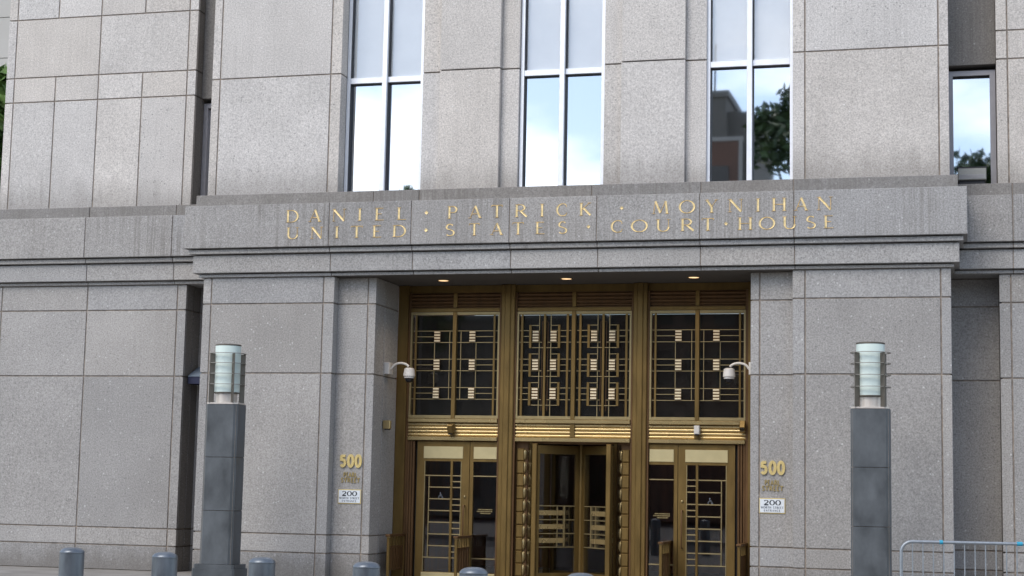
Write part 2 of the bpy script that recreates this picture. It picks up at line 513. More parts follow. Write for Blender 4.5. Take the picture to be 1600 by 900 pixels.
# ---- main block, upper
UZ = [6.407, 8.45, 10.9, TOP]
for sgn in (-1, 1):
    core = MB().box(*sorted((sgn * 3.80, sgn * 6.13)), 0.016, 3.0, 6.40, TOP).build('upper_pier_wall', G_CORE, B)
    us = sorted([sgn * 3.78, sgn * 3.97, sgn * 6.0, sgn * 6.15])
    panel_grid(core, G_UP, us, UZ, 0.0, 0.03, edge_depth=0.4)
for sgn in (-1, 1):
    core = MB().box(*sorted((sgn * 0.75, sgn * 2.36)), 0.24, 3.0, 6.40, TOP).build('window_pilaster', G_CORE, B)
    us = sorted([sgn * 0.72, sgn * 1.02, sgn * 2.06, sgn * 2.39])
    for i in range(3):
        mid = i == 1
        for k in range(3):
            e0 = 0 if i == 0 else (0.004 if not mid else 0)
            piece('stone_panel', core, G_UP, us[i] + (0.0 if i == 0 or mid else 0.002), us[i + 1] - (0.0 if i == 2 or mid else 0.002),
                  0.09 if mid else 0.20, 0.235 if mid else 0.34, UZ[k] + J, UZ[k + 1] - J)

# ---- windows
def window(uc, half, y, zb, zt, ztr, frame, mull=True):
    w = MB()
    fwd = 0.055
    w.box(uc - half, uc - half + fwd, y, y + 0.14, zb, zt)
    w.box(uc + half - fwd, uc + half, y, y + 0.14, zb, zt)
    w.box(uc - half + fwd, uc + half - fwd, y + 0.002, y + 0.138, zb, zb + 0.045)
    f = w.build('window', frame, B)
    g0 = y + 0.085
    if mull:
        MB().cbox(uc - 0.042, uc + 0.042, y - 0.05, g0 + 0.05, zb + 0.047, zt).build('mullion', frame, f)
        MB().box(uc + 0.043, uc + 0.052, y + 0.02, g0 + 0.01, zb + 0.05, zt).build('gasket', GASK, f)
    MB().box(uc - half + fwd + 0.001, uc - half + fwd + 0.012, y + 0.02, g0 + 0.005, zb + 0.05, zt).build('gasket', GASK, f)
    if ztr:
        for s in (-1, 1):
            x0, x1 = sorted((uc + s * 0.044, uc + s * (half - fwd - 0.002)))
            MB().cbox(x0, x1, y + 0.012, g0 + 0.03, ztr - 0.048, ztr + 0.048).build('transom_bar', frame, f)
            MB().box(x0 + 0.01, x1 - 0.002, y + 0.05, g0 + 0.01, ztr - 0.066, ztr - 0.0485).build('gasket', GASK, f)
            MB().box(x0, x1, g0 + 0.012, g0 + 0.02, zb + 0.046, ztr - 0.05).build('pane', G_REFL, f)
            MB().add([(x0, g0 + 0.016, ztr + 0.05), (x1, g0 + 0.016, ztr + 0.05), (x1, g0 + 0.016, zt), (x0, g0 + 0.016, zt)], [(0, 1, 2, 3)]).build('pane', G_UPPER, f)
            MB().box(x0 + 0.012, x1 - 0.012, g0 + 0.03, g0 + 0.04, ztr + 0.05, zt).build('roller_blind', BLIND, f)
    else:
        MB().box(uc - half + fwd, uc + half - fwd, g0 + 0.012, g0 + 0.02, zb + 0.046, zt - 0.002).build('pane', G_REFL, f)
    MB().box(uc - half, uc + half, y + 1.2, y + 1.25, zb - 0.1, zt).build('room_back_wall', DARK, f)
    return f
for uc, h in ((-3.085, 0.685), (0.0, 0.71), (3.075, 0.69)):
    window(uc, h, 0.27, 6.42, TOP, 8.385, ALU)

# ---- wings left and right, with the slots beside the main block
for sgn in (-1, 1):
    tag_ = 'wing_wall'
    core = MB().box(*sorted((sgn * 6.90, sgn * 10.66)), 0.846, 4.0, 0.0, TOP)
    part = core.build(tag_, G_CORE, B)
    ed = [sgn * 6.87, sgn * 7.04]
    cols4 = [sgn * 6.87, sgn * 7.04, sgn * 7.92, sgn * 8.80, sgn * 9.67, sgn * 10.52, sgn * 10.69]
    cols2 = [sgn * 6.87, sgn * 7.04, sgn * 8.80, sgn * 10.52, sgn * 10.69]
    for z0, z1, cols in ((6.407, 8.405, cols4), (8.405, 8.865, cols4), (8.865, 9.965, cols2), (9.965, 12.0, cols4), (12.0, TOP, cols2)):
        panel_grid(part, G_UP, sorted(cols), [z0, z1], 0.83, 0.03, edge_depth=0.06)
    panel_grid(part, G_LOW, sorted(cols2), LOWZ, 0.83, 0.03, zmat=low_mat, edge_depth=0.06)
    # edge returns towards the slot, in stone coloured dark for shade and soil
    us = sorted((sgn * 6.87, sgn * 6.93))
    for z0, z1 in ((0, .43), (.43, .73), (.73, 3.38), (3.38, 4.55), (4.55, 5.0), (6.407, 8.405), (8.405, 8.865), (8.865, 9.965), (9.965, TOP)):
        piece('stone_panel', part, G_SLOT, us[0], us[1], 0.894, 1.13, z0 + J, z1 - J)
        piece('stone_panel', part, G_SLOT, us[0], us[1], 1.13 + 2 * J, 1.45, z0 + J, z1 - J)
    # slot back wall
    sl = MB().box(*sorted((sgn * 6.10, sgn * 6.92)), 1.416, 2.0, 0, TOP).build('slot_wall', G_CORE, B)
    su = sorted((sgn * 6.12, sgn * 6.868))
    for k in range(5):
        piece('stone_panel', sl, low_mat(LOWZ[k], LOWZ[k + 1]), su[0], su[1], 1.40, 1.428, LOWZ[k] + J, LOWZ[k + 1] - J)
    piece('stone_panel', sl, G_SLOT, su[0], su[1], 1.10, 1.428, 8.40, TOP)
    # entablature of the wing
    e = sorted((sgn * 6.10, sgn * 10.9))
    jn = sorted([sgn * 7.08, sgn * 8.78, sgn * 10.5])
    for pname, mat, y, z0, z1 in (('frieze', G_FRZ, 0.59, 5.475, 6.20), ('moulding', G_ARC, 0.655, 5.385, 5.458), ('architrave', G_ARC, 0.715, 5.068, 5.365),
                                  ('bed_moulding', G_ARC, 0.785, 5.002, 5.052), ('sill_course', G_SILL, 0.72, 6.204, 6.405)):
        course(pname, mat, e, jn, y, z0, z1, 1.5)
    MB().box(e[0] + 0.05, e[1] - 0.05, 0.74, 1.5, 5.455, 5.478).box(e[0] + 0.05, e[1] - 0.05, 0.78, 1.5, 5.362, 5.388).box(e[0] + 0.05, e[1] - 0.05, 0.83, 1.5, 5.05, 5.07).build('shadow_joint', G_CORE, B)
    # slot window
    wf = MB()
    a, b_ = su[0] + 0.004, su[1] - 0.006
    wf.box(a, a + 0.085, 1.20, 1.34, 6.41, 8.33).box(b_ - 0.085, b_, 1.20, 1.34, 6.41, 8.33).box(a + 0.085, b_ - 0.085, 1.202, 1.338, 8.25, 8.33)
    f = wf.build('window', ALU_D, B)
    MB().box(a + 0.085, b_ - 0.085, 1.29, 1.30, 6.41, 8.25).build('pane', G_REFL, f)
    MB().box(a + 0.085, b_ - 0.085, 1.255, 1.289, 8.225, 8.249).build('gasket', GASK, f)
    for zz in (7.75, 7.30):
        MB().box(a + 0.085, b_ - 0.085, 1.305, 1.32, zz, zz + 0.02).build('blind_rail', BLIND, f)
    MB().box(a + 0.086, b_ - 0.086, 1.34, 1.35, 7.28, 8.25).build('roller_blind', BLIND, f)

# ================================================================== stroke lettering
def arc(cx, cy, rx, ry, a0, a1, n=14):
    return [(cx + rx * math.cos(R(a0 + (a1 - a0) * i / n)), cy + ry * math.sin(R(a0 + (a1 - a0) * i / n))) for i in range(n + 1)]
T_, H_ = 1.0, 0.42        # stem, hairline
# each stroke: (points in unit box, weight or None for weight by direction)
GL = {
 'A': [([(0.06, 0), (0.5, 1)], H_), ([(0.5, 1), (0.93, 0)], T_), ([(0.22, .33), (0.78, .33)], H_)],
 'C': [(arc(.52, .5, .46, .5, 52, 308), None), ([(.80, .88), (.84, .70)], H_), ([(.80, .12), (.86, .26)], H_)],
 'D': [([(.12, 0), (.12, 1)], T_), ([(.12, 1), (.42, 1)] + arc(.42, .5, .50, .5, 88, -88) + [(.12, 0)], None)],
 'E': [([(.2, 0), (.2, 1)], T_), ([(.2, 1), (.88, 1)], H_), ([(.2, .52), (.72, .52)], H_), ([(.2, 0), (.95, 0)], H_)],
 'H': [([(.13, 0), (.13, 1)], T_), ([(.87, 0), (.87, 1)], T_), ([(.13, .52), (.87, .52)], H_)],
 'I': [([(.5, 0), (.5, 1)], T_)],
 'K': [([(.15, 0), (.15, 1)], T_), ([(.15, .45), (.85, 1)], H_), ([(.36, .58), (.96, 0)], T_)],
 'L': [([(.2, 0), (.2, 1)], T_), ([(.2, 0), (.95, 0)], H_)],
 'M': [([(.08, 0), (.18, 1)], H_), ([(.18, 1), (.5, .05)], T_), ([(.5, .05), (.82, 1)], H_), ([(.82, 1), (.92, 0)], T_)],
 'N': [([(.1, 0), (.1, 1)], H_), ([(.1, 1), (.9, 0)], T_), ([(.9, 0), (.9, 1)], H_)],
 'O': [(arc(.5, .5, .47, .5, 0, 360, 26), None)],
 'P': [([(.2, 0), (.2, 1)], T_), ([(.2, 1), (.5, 1)] + arc(.5, .74, .36, .26, 88, -88) + [(.2, .48)], None)],
 'R': [([(.15, 0), (.15, 1)], T_), ([(.15, 1), (.45, 1)] + arc(.45, .75, .33, .25, 88, -88) + [(.15, .5)], None), ([(.45, .5), (.98, 0)], T_)],
 'S': [(arc(.5, .75, .36, .25, 35, 215, 10) + [(.5, .53)] + arc(.5, .25, .40, .25, 48, -145, 12), None)],
 'T': [([(.5, 0), (.5, 1)], T_), ([(.03, 1), (.97, 1)], H_), ([(.04, 1), (.03, .86)], H_), ([(.96, 1), (.97, .86)], H_)],
 'U': [([(.13, 1), (.13, .35)], T_), (arc(.5, .36, .37, .36, 180, 360), None), ([(.87, .35), (.87, 1)], H_)],
 'W': [([(.03, 1), (.27, 0)], T_), ([(.27, 0), (.5, .95)], H_), ([(.5, .95), (.74, 0)], T_), ([(.74, 0), (.97, 1)], H_)],
 'Y': [([(.05, 1), (.5, .45)], T_), ([(.95, 1), (.5, .45)], H_), ([(.5, .45), (.5, 0)], T_)],
 '2': [(arc(.47, .70, .36, .30, 160, -20, 12) + [(.10, .04)], None), ([(.08, .04), (.92, .04)], T_)],
 '0': [(arc(.5, .5, .43, .5, 0, 360, 26), None)],
 '5': [([(.86, .95), (.2, .95)], T_), ([(.2, 1), (.16, .5)], T_), ([(.16, .52)] + arc(.46, .32, .38, .30, 125, -150, 14), T_)],
}
SERIF = {'A': [(0.06, 0), (.93, 0)], 'D': [(.12, 0), (.12, 1)], 'E': [(.2, 0), (.2, 1)], 'H': [(.13, 0), (.13, 1), (.87, 0), (.87, 1)], 'I': [(.5, 0), (.5, 1)],
         'K': [(.15, 0), (.15, 1), (.85, 1)], 'L': [(.2, 0), (.2, 1)], 'M': [(.08, 0), (.92, 0)], 'N': [(.1, 0), (.9, 1), (.1, 1)], 'P': [(.2, 0), (.2, 1)],
         'R': [(.15, 0), (.15, 1)], 'T': [(.5, 0)], 'U': [(.13, 1), (.87, 1)], 'Y': [(.05, 1), (.95, 1), (.5, 0)]}

def ribbon(m, pts, wid, y, depth, vee):
    """a stroke in the x-z plane; vee: a V-cut trough, else a raised flat bar"""
    n = len(pts)
    closed = (Vector(pts[0]) - Vector(pts[-1])).length < 1e-5
    Lp, Rp = [], []
    for i in range(n):
        a = Vector(pts[i - 1]) if i else (Vector(pts[-2]) if closed else Vector(pts[0]))
        c = Vector(pts[i + 1]) if i < n - 1 else (Vector(pts[1]) if closed else Vector(pts[-1]))
        d = (c - a).normalized()
        nn = Vector((-d.y, d.x))
        w = wid(d) / 2
        Lp.append(Vector(pts[i]) + nn * w); Rp.append(Vector(pts[i]) - nn * w)
    vs, fs = [], []
    if vee:
        for i in range(n):
            vs += [(Lp[i].x, y - depth, Lp[i].y), (pts[i][0], y - 0.001, pts[i][1]), (Rp[i].x, y - depth, Rp[i].y)]
        for i in range(n - 1):
            fs += [(3 * i, 3 * i + 3, 3 * i + 4, 3 * i + 1), (3 * i + 1, 3 * i + 4, 3 * i + 5, 3 * i + 2)]
    else:
        for i in range(n):
            vs += [(Lp[i].x, y - depth, Lp[i].y), (Rp[i].x, y - depth, Rp[i].y), (Lp[i].x, y, Lp[i].y), (Rp[i].x, y, Rp[i].y)]
        for i in range(n - 1):
            a, b_ = 4 * i, 4 * i + 4
            fs += [(a, b_, b_ + 1, a + 1), (a, a + 2, b_ + 2, b_), (a + 1, b_ + 1, b_ + 3, a + 3)]
        fs += [(0, 1, 3, 2), (4 * n - 4, 4 * n - 2, 4 * n - 1, 4 * n - 3)]
    m.add(vs, fs)

def glyph(m, ch, x0, x1, z0, z1, stem, y, depth=0.006, vee=False, serif=True, hair=None, uniform=False):
    if ch == '.':
        cx, cz = (x0 + x1) / 2, (z0 + z1) / 2 + 0.005
        r = (x1 - x0) / 2
        m.add([(cx - r, y - 0.006, cz), (cx, y - 0.006, cz - r), (cx + r, y - 0.006, cz), (cx, y - 0.006, cz + r), (cx, y - 0.001, cz)], [(0, 1, 4), (1, 2, 4), (2, 3, 4), (3, 0, 4)])
        return
    w, h = x1 - x0, z1 - z0
    hair = hair or stem * H_
    for k, (pts, wt) in enumerate(GL[ch]):
        pp = [(x0 + p[0] * w, z0 + p[1] * h) for p in pts]
        if uniform:
            f = lambda d: stem
        elif wt is None:
            f = lambda d: hair + (stem - hair) * abs(d.y) ** 1.3
        else:
            f = lambda d, wt=wt: stem if wt == T_ else hair
        ribbon(m, pp, f, y - k * 0.0004, depth, vee)
    if serif:
        for sx, sz in SERIF.get(ch, ()):
            cx, cz = x0 + sx * w, z0 + sz * h
            ribbon(m, [(cx - stem * 0.95, cz), (cx + stem * 0.95, cz)], lambda d: hair * 0.7, y - 0.0017, depth, vee)

def word(m, text, x0, x1, z0, z1, stem, y, gap=0.35, **kw):
    wd = {'I': 0.45, 'M': 1.25, 'W': 1.35, ' ': 0.6, 'E': 0.75, 'L': 0.75, 'S': 0.75, 'P': 0.8, 'R': 0.9, 'T': 0.85}
    tot = sum(wd.get(c, 1.0) + gap for c in text) - gap
    k = (x1 - x0) / tot
    x = x0
    for c in text:
        w = wd.get(c, 1.0) * k
        if c != ' ':
            glyph(m, c, x, x + w, z0, z1, stem, y, **kw)
        x += w + gap * k

# ================================================================== bronze entrance
YD = 1.40
EN = B
def bar(part, name, mat, x0, x1, z0, z1, y=YD, d=0.05):
    return piece(name, part, mat, x0, x1, y - d, y, z0, z1, 0.0)

# lobby behind
MB().box(-3.2, 3.2, 6.5, 6.6, 0, 5.0).box(-3.3, -3.2, 1.6, 6.6, 0, 5.0).box(3.2, 3.3, 1.6, 6.6, 0, 5.0).box(-3.2, 3.2, 1.62, 6.5, 2.75, 2.8).build('lobby_wall', WOOD, B)
MB().box(-3.2, 3.2, 1.602, 6.5, -0.02, 0.012).build('lobby_floor', LOBF, B)
for x in (-2.3, -0.45, 0.75, 1.9):
    MB().box(x, x + 0.55, 5.6, 6.4, 0.013, 2.3).build('lobby_cabinet', WOOD, B)

# frame: jambs, mullions, lintel
fr = MB().box(-3.108, -2.93, 1.37, 1.60, 0, 4.995).box(2.93, 3.108, 1.37, 1.60, 0, 4.995).box(-2.93, 2.93, 1.44, 1.6, 4.87, 4.995).build('entrance_frame', BRZ, B)
for sgn in (-1, 1):
    x = sgn * 2.905
    MB().box(x - 0.022, x + 0.022, 1.40, 1.58, 0, 4.86).build('jamb_bead', BRZ_RED, fr)
    m = MB().cbox(*sorted((sgn * 1.02, sgn * 1.26)), 1.34, 1.60, 0, 4.998, 0.012).build('mullion_post', BRZ, fr)
    for a in (1.005, 1.275):
        MB().box(sgn * a - 0.017, sgn * a + 0.017, 1.38, 1.58, 0, 4.86).build('mullion_bead', BRZ_RED, fr)
    MB().cbox(sgn * 1.14 - 0.05, sgn * 1.14 + 0.05, 1.315, 1.345, 0, 4.996, 0.01).build('mullion_fillet', BRZ, fr)

def half_round(part, x0, x1, z, r, mat, y):
    prof = [(y - r * 0.9 * math.sin(math.pi * i / 6), z - r * math.cos(math.pi * i / 6)) for i in range(7)]
    MB().prism(prof, 'x', x0, x1).build('rib', mat, part, smooth=True)

BAYS = ((-2.885, -1.295), (-0.985, 0.985), (1.295, 2.885))
for bi, (x0, x1) in enumerate(BAYS):
    xm = (x0 + x1) / 2
    # upper ribbed band
    bp_ = MB().box(x0, x1, YD + 0.03, YD + 0.12, 4.60, 4.868).build('ribbed_band', BRZ_RED, B)
    for k in range(4):
        half_round(bp_, x0, x1, 4.645 + k * 0.062, 0.026, BRZ_RED, YD + 0.03)
    MB().cbox(xm - 0.035, xm + 0.035, YD - 0.015, YD + 0.03, 4.61, 4.86).build('block', BRZ, bp_)
    MB().cbox(x0 + 0.002, x1 - 0.002, YD - 0.02, YD + 0.1, 4.535, 4.598).build('ledge', BRZ, bp_)
    # lower ribbed band
    bp_ = MB().box(x0, x1, YD + 0.02, YD + 0.12, 2.405, 2.64).build('ribbed_band', BRZ, B)
    for k in range(4):
        half_round(bp_, x0, x1, 2.434 + k * 0.058, 0.025, BRASS, YD + 0.02)
    MB().cbox(xm - 0.04, xm + 0.04, YD - 0.025, YD + 0.02, 2.41, 2.636).build('block', BRZ, bp_)
    MB().cbox(x0 + 0.002, x1 - 0.002, YD - 0.05, YD + 0.1, 2.642, 2.708, 0.008).build('ledge', BRASS, bp_)
    MB().cbox(x0 + 0.002, x1 - 0.002, YD - 0.05, YD + 0.1, 2.335, 2.403, 0.008).build('ledge', BRASS, bp_)
    # transom light with its grille
    tl = MB().box(x0 + 0.001, x0 + 0.03, YD - 0.01, YD + 0.1, 2.715, 4.53).box(x1 - 0.03, x1 - 0.001, YD - 0.01, YD + 0.1, 2.715, 4.53)
    tl.box(x0 + 0.03, x1 - 0.03, YD - 0.01, YD + 0.1, 2.715, 2.765).box(x0 + 0.03, x1 - 0.03, YD - 0.01, YD + 0.1, 4.485, 4.53)
    tl = tl.build('transom_window', BRASS_T, B)
    MB().box(x0 + 0.03, x1 - 0.03, YD + 0.06, YD + 0.07, 2.765, 4.485).build('pane', G_TRANS, tl)
    MB().box(x0 + 0.03, x1 - 0.03, YD + 0.16, YD + 0.18, 2.765, 4.485).build('pane_backing', BACKING, tl)
    MB().cbox(xm - 0.034, xm + 0.034, YD - 0.03, YD + 0.055, 2.71, 4.532).build('post', BRZ, tl)
    rows = (4.21, 3.725, 3.24)
    TH = 0.0052
    def hb(xa, xb, z, th=TH, mat=BRASS_T):
        piece('grille_bar', tl, mat, min(xa, xb), max(xa, xb), YD + 0.012, YD + 0.03, z - th, z + th, 0.0)
    def vb(x, za, zb, th=TH, mat=BRASS_T, y=0.031):
        piece('grille_bar', tl, mat, x - th, x + th, YD + y, YD + y + 0.02, min(za, zb), max(za, zb), 0.0)
    def plaque(xc, zc):
        q = piece('plaque', tl, BRZ_RED, xc - 0.055, xc + 0.055, YD - 0.002, YD + 0.011, zc - 0.098, zc + 0.098, 0.0)
        for k in range(4):
            MB().cbox(-0.052, 0.052, -0.022, -0.007, -0.088 + k * 0.049, -0.088 + k * 0.049 + 0.03, 0.004).build('slat', BRASS_P, q)
    if bi != 1:
        for s in (-1, 1):
            inner, outer = xm + s * 0.034, xm + s * 0.765
            vb(xm + s * 0.70, 2.765, 4.485, 0.016, BRZ, 0.0)
            for z in rows:
                hb(inner, outer, z); hb(inner, outer, z - 0.198)
                hb(xm + s * 0.36, xm + s * 0.684, z - 0.098)
                plaque(xm + s * 0.315, z - 0.098)
            vb(xm + s * 0.372, 3.045, 4.012)
            vb(xm + s * 0.10, 3.045, 4.21)
    else:
        for lc in (-0.505, 0.505):
            vb(lc, 2.765, 4.485, 0.019, BRZ, 0.0)
            for s in (-1, 1):
                vb(lc + s * 0.395, 2.765, 4.485, 0.018, BRZ, 0.0)
                out_ = lc + s * 0.455
                vb(lc + s * 0.100, 2.765, 4.485, 0.006)
                vb(lc + s * 0.050, 2.86, 4.36, 0.0035, BRZ_RED)
                hb(lc + s * 0.019, lc + s * 0.05, 4.36, 0.0035, BRZ_RED)
                for z in rows:
                    hb(lc + s * 0.20, out_, z); hb(lc + s * 0.10, lc + s * 0.20, z)
                    hb(lc + s * 0.05, out_, z - 0.198)
                    hb(lc + s * 0.27, lc + s * 0.38, z - 0.098)
                    vb(lc + s * 0.25, z + 0.095, z - 0.298, 0.020, BRZ, -0.008)
                    hb(lc + s * 0.10, lc + s * 0.23, z + 0.088)
                    hb(lc + s * 0.02, lc + s * 0.25, z - 0.291)
                    plaque(lc + s * 0.155, z - 0.098)

# doors with side lights
for sgn in (-1, 1):
    def X(a, b):
        return tuple(sorted((sgn * a, sgn * b)))
    # reeded jamb and dark reveal
    for k in range(3):
        MB().cbox(*X(2.885 - k * 0.045, 2.848 - k * 0.045), YD - 0.01, YD + 0.15, 0.013, 2.33, 0.008).build('reeded_jamb', BRZ_RED, fr)
    MB().box(*X(2.75, 2.70), YD + 0.08, YD + 0.12, 0.013, 2.33).build('reveal', DARK, fr)
    # leaf
    y = YD + 0.02
    d = MB().box(*X(2.715, 2.575), y, y + 0.06, 0.02, 2.318).box(*X(1.925, 1.785), y, y + 0.06, 0.02, 2.318)
    d.box(*X(2.575, 1.925), y, y + 0.06, 0.02, 0.125).box(*X(2.575, 1.925), y, y + 0.06, 1.985, 2.318)
    d = d.build('door', BRZ, B)
    d['label'] = 'bronze door left of the revolving door' if sgn < 0 else 'bronze door right of the revolving door'
    MB().cbox(*X(2.60, 1.90), y - 0.012, y - 0.001, 2.03, 2.235, 0.006).build('head_panel', BRASS_H, d)
    MB().cbox(*X(2.60, 1.90), y - 0.012, y - 0.001, 0.03, 0.115, 0.006).build('kick_plate', BRASS_H, d)
    MB().box(*X(2.575, 1.925), y + 0.035, y + 0.043, 0.125, 1.985).build('pane', G_DOOR, d)
    for xx, a, b_, th in ((2.574, .126, 1.984, 0.006), (1.926, .126, 1.984, 0.006)):
        piece('glazing_bead', d, BRASS_T, sgn * xx - th, sgn * xx + th, y - 0.008, y + 0.03, a, b_, 0.0)
    piece('muntin', d, BRZ, sgn * 2.095 - 0.019, sgn * 2.095 + 0.019, y - 0.006, y + 0.034, 0.126, 1.984, 0.0)
    piece('muntin', d, BRASS_T, sgn * 2.495 - 0.007, sgn * 2.495 + 0.007, y + 0.004, y + 0.03, 0.363, 1.742, 0.0)
    for k in range(8):
        z = 1.742 - k * 0.197
        full = k in (0, 7)
        piece('muntin', d, BRASS_T, *X(2.568 if full else 2.487, 2.115), y, y + 0.028, z - 0.009, z + 0.009, 0.0)
        piece('muntin', d, BRASS_T, *X(2.075, 1.932), y, y + 0.028, z - 0.009, z + 0.009, 0.0)
        if k % 2 == 0:
            piece('muntin', d, BRASS_T, *X(2.075, 1.932), y, y + 0.028, z - 0.0985 - 0.009, z - 0.0985 + 0.009, 0.0)
    h = sgn * 1.855
    MB().tube([(h, y + 0.001, 1.24), (h, y - 0.07, 1.24), (h, y - 0.075, 1.22), (h, y - 0.075, 0.66), (h, y - 0.07, 0.64), (h, y + 0.001, 0.64)], 0.013, 8).build('pull_handle', BRZ_RED, d, True)
    MB().lathe([(0.02, -0.02), (0.024, 0.0), (0.02, 0.012)], 0, 0, 12).build('lock_cylinder', BRASS, d, True, (h, y - 0.008, 1.40))
    # wheelchair symbol on the glass
    wc = MB()
    sx, sz, ky = sgn * 2.30, 1.385, y + 0.0345
    for pts_ in (arc(sx + 0.002, sz + 0.062, 0.006, 0.006, 0, 360, 8), [(sx, sz + 0.05), (sx + 0.004, sz + 0.012), (sx + 0.034, sz + 0.012), (sx + 0.046, sz - 0.022), (sx + 0.056, sz - 0.018)],
                 [(sx + 0.002, sz + 0.034), (sx + 0.028, sz + 0.034)], arc(sx + 0.004, sz - 0.008, 0.03, 0.03, 120, 345, 12)):
        ribbon(wc, pts_, lambda d_: 0.009, ky, 0.001, False)
    wc.build('wheelchair_symbol', INK_L, d)
    # side light
    s_ = MB().box(*X(1.775, 1.715), y, y + 0.06, 0.02, 2.318).box(*X(1.715, 1.30), y, y + 0.06, 0.02, 0.125).box(*X(1.715, 1.30), y, y + 0.06, 1.985, 2.318)
    s_ = s_.build('side_light', BRZ, B)
    MB().cbox(*X(1.712, 1.303), y - 0.012, y - 0.001, 2.03, 2.235, 0.006).build('head_panel', BRASS_H, s_)
    MB().cbox(*X(1.712, 1.303), y - 0.012, y - 0.001, 0.03, 0.115, 0.006).build('kick_plate', BRASS_H, s_)
    MB().box(*X(1.715, 1.30), y + 0.035, y + 0.043, 0.125, 1.985).build('pane', G_DOOR, s_)
    for z in (1.742, 0.363):
        piece('muntin', s_, BRASS_T, *X(1.712, 1.303), y, y + 0.028, z - 0.009, z + 0.009, 0.0)
    # three rows of small worn gilt print on the pane
    pr = MB()
    rr = random.Random(3)
    for k, (wa, wb) in enumerate(((0.02, 0.27), (0.0, 0.27), (0.06, 0.24))):
        x = wa
        while x < wb:
            w = rr.choice((0.008, 0.012, 0.016))
            pr.box(sgn * 1.51 - 0.135 + x, sgn * 1.51 - 0.135 + x + w, y + 0.033, y + 0.0345, 1.175 - k * 0.032, 1.193 - k * 0.032)
            x += w + 0.007
    pr.build('gilt_print', NUM_D, s_)['kind'] = 'stuff'

# revolving door
RC = (0.02, 2.05)
rv = MB().lathe([(0.055, 0.013), (0.055, 2.30)], RC[0], RC[1], 16).build('revolving_door', BRZ, B, True)
MB().box(-0.98, 0.98, YD + 0.06, 3.1, 2.305, 2.40).build('canopy', BRZ_RED, rv)
for sgn in (-1, 1):
    # curved glass enclosure
    cg = MB()
    n = 12
    vs = []
    for r_ in (0.97, 0.985):
        for i in range(n + 1):
            a = math.pi / 2 * (1 - sgn) + math.radians(-44 + 88 * i / n)
            vs += [(RC[0] + r_ * math.cos(a), RC[1] + r_ * math.sin(a), 0.03), (RC[0] + r_ * math.cos(a), RC[1] + r_ * math.sin(a), 2.30)]
    for q in range(2):
        o_ = q * 2 * (n + 1)
        cg.add(vs[o_:o_ + 2 * (n + 1)], [(2 * i, 2 * i + 2, 2 * i + 3, 2 * i + 1) for i in range(n)])
    cg.build('curved_pane', G_DOOR, rv, True)
    a = math.pi / 2 * (1 - sgn) + R(-50 if sgn > 0 else 50)
    px, py = RC[0] + 0.98 * math.cos(a), RC[1] + 0.98 * math.sin(a)
    MB().cbox(px - 0.04, px + 0.04, py - 0.05, py + 0.05, 0.013, 2.30, 0.01).build('enclosure_post', BRZ, rv)
    # stacked pillow blocks on the flanking pilaster
    pl = MB().box(*sorted((sgn * 0.985, sgn * 0.76)), YD + 0.09, YD + 0.2, 0.013, 2.33).build('flanking_pilaster', BRZ_RED, B)
    for k in range(10):
        z0, z1 = 0.10 + k * 0.213, 0.10 + k * 0.213 + 0.205
        q = piece('pillow_block', pl, BRZ, sgn * 0.962, sgn * 0.838, YD + 0.05, YD + 0.0895, z0, z1, 0.012)
        lobe = MB()                                           # scalloped inner edge of the block
        n_, m_ = 8, 5
        hh, rx, ry = (z1 - z0) / 2, 0.042, 0.05
        vv = []
        for j in range(n_ + 1):
            tz = -1 + 2 * j / n_
            k_ = math.sqrt(max(0.0, 1 - tz * tz)) + 0.02
            for i in range(m_ + 1):
                an = math.pi / 2 * i / m_
                vv.append((-sgn * math.sin(an) * rx * k_, -math.cos(an) * ry * k_, tz * hh))
        ff = []
        for j in range(n_):
            for i in range(m_):
                c4 = (j * (m_ + 1) + i, j * (m_ + 1) + i + 1, (j + 1) * (m_ + 1) + i + 1, (j + 1) * (m_ + 1) + i)
                ff.append(c4 if sgn < 0 else c4[::-1])
        lobe.add(vv, ff).build('scallop', BRASS, pl, True, (sgn * 0.834, YD + 0.089, (z0 + z1) / 2))
    MB().cbox(*sorted((sgn * 0.755, sgn * 0.70)), YD + 0.05, YD + 0.16, 0.013, 2.33, 0.01).build('pilaster_bead', BRZ, pl)
# four wings set crosswise
for q in range(4):
    a = R(45 + 90 * q)
    ca, sa = math.cos(a), math.sin(a)
    def wb(name, mat, r0, r1, z0, z1, th, par):
        m = MB().box(r0, r1, -th, th, z0, z1)
        m.v = [(RC[0] + x * ca - y_ * sa, RC[1] + x * sa + y_ * ca, z) for x, y_, z in m.v]
        return m.build(name, mat, par)
    wg = wb('wing', BRZ, 0.84, 0.94, 0.03, 2.28, 0.025, rv)
    # top and bottom rails, inner stile are sub-parts of the revolving door itself
    wb('wing_stile', BRZ, 0.06, 0.13, 0.03, 2.28, 0.028, rv)
    wb('wing_rail', BRZ, 0.131, 0.839, 2.14, 2.28, 0.024, rv)
    wb('wing_rail', BRZ, 0.131, 0.839, 0.03, 0.16, 0.024, rv)
    wb('wing_pane', G_DOOR, 0.131, 0.839, 0.161, 2.139, 0.004, rv)
    for z in (1.27, 1.04, 0.81, 0.585):
        wb('push_bar', BRASS_T, 0.131, 0.839, z - 0.007, z + 0.007, 0.018, rv)
    for z in (1.155, 0.925, 0.695):
        wb('push_plate', BRASS, 0.36, 0.839, z - 0.04, z + 0.04, 0.02, rv)
    wb('push_bar', BRASS_T, 0.33, 0.355, 0.585, 1.27, 0.022, rv)
    wb('push_bar', BRASS_T, 0.47, 0.482, 0.585, 1.27, 0.021, rv)

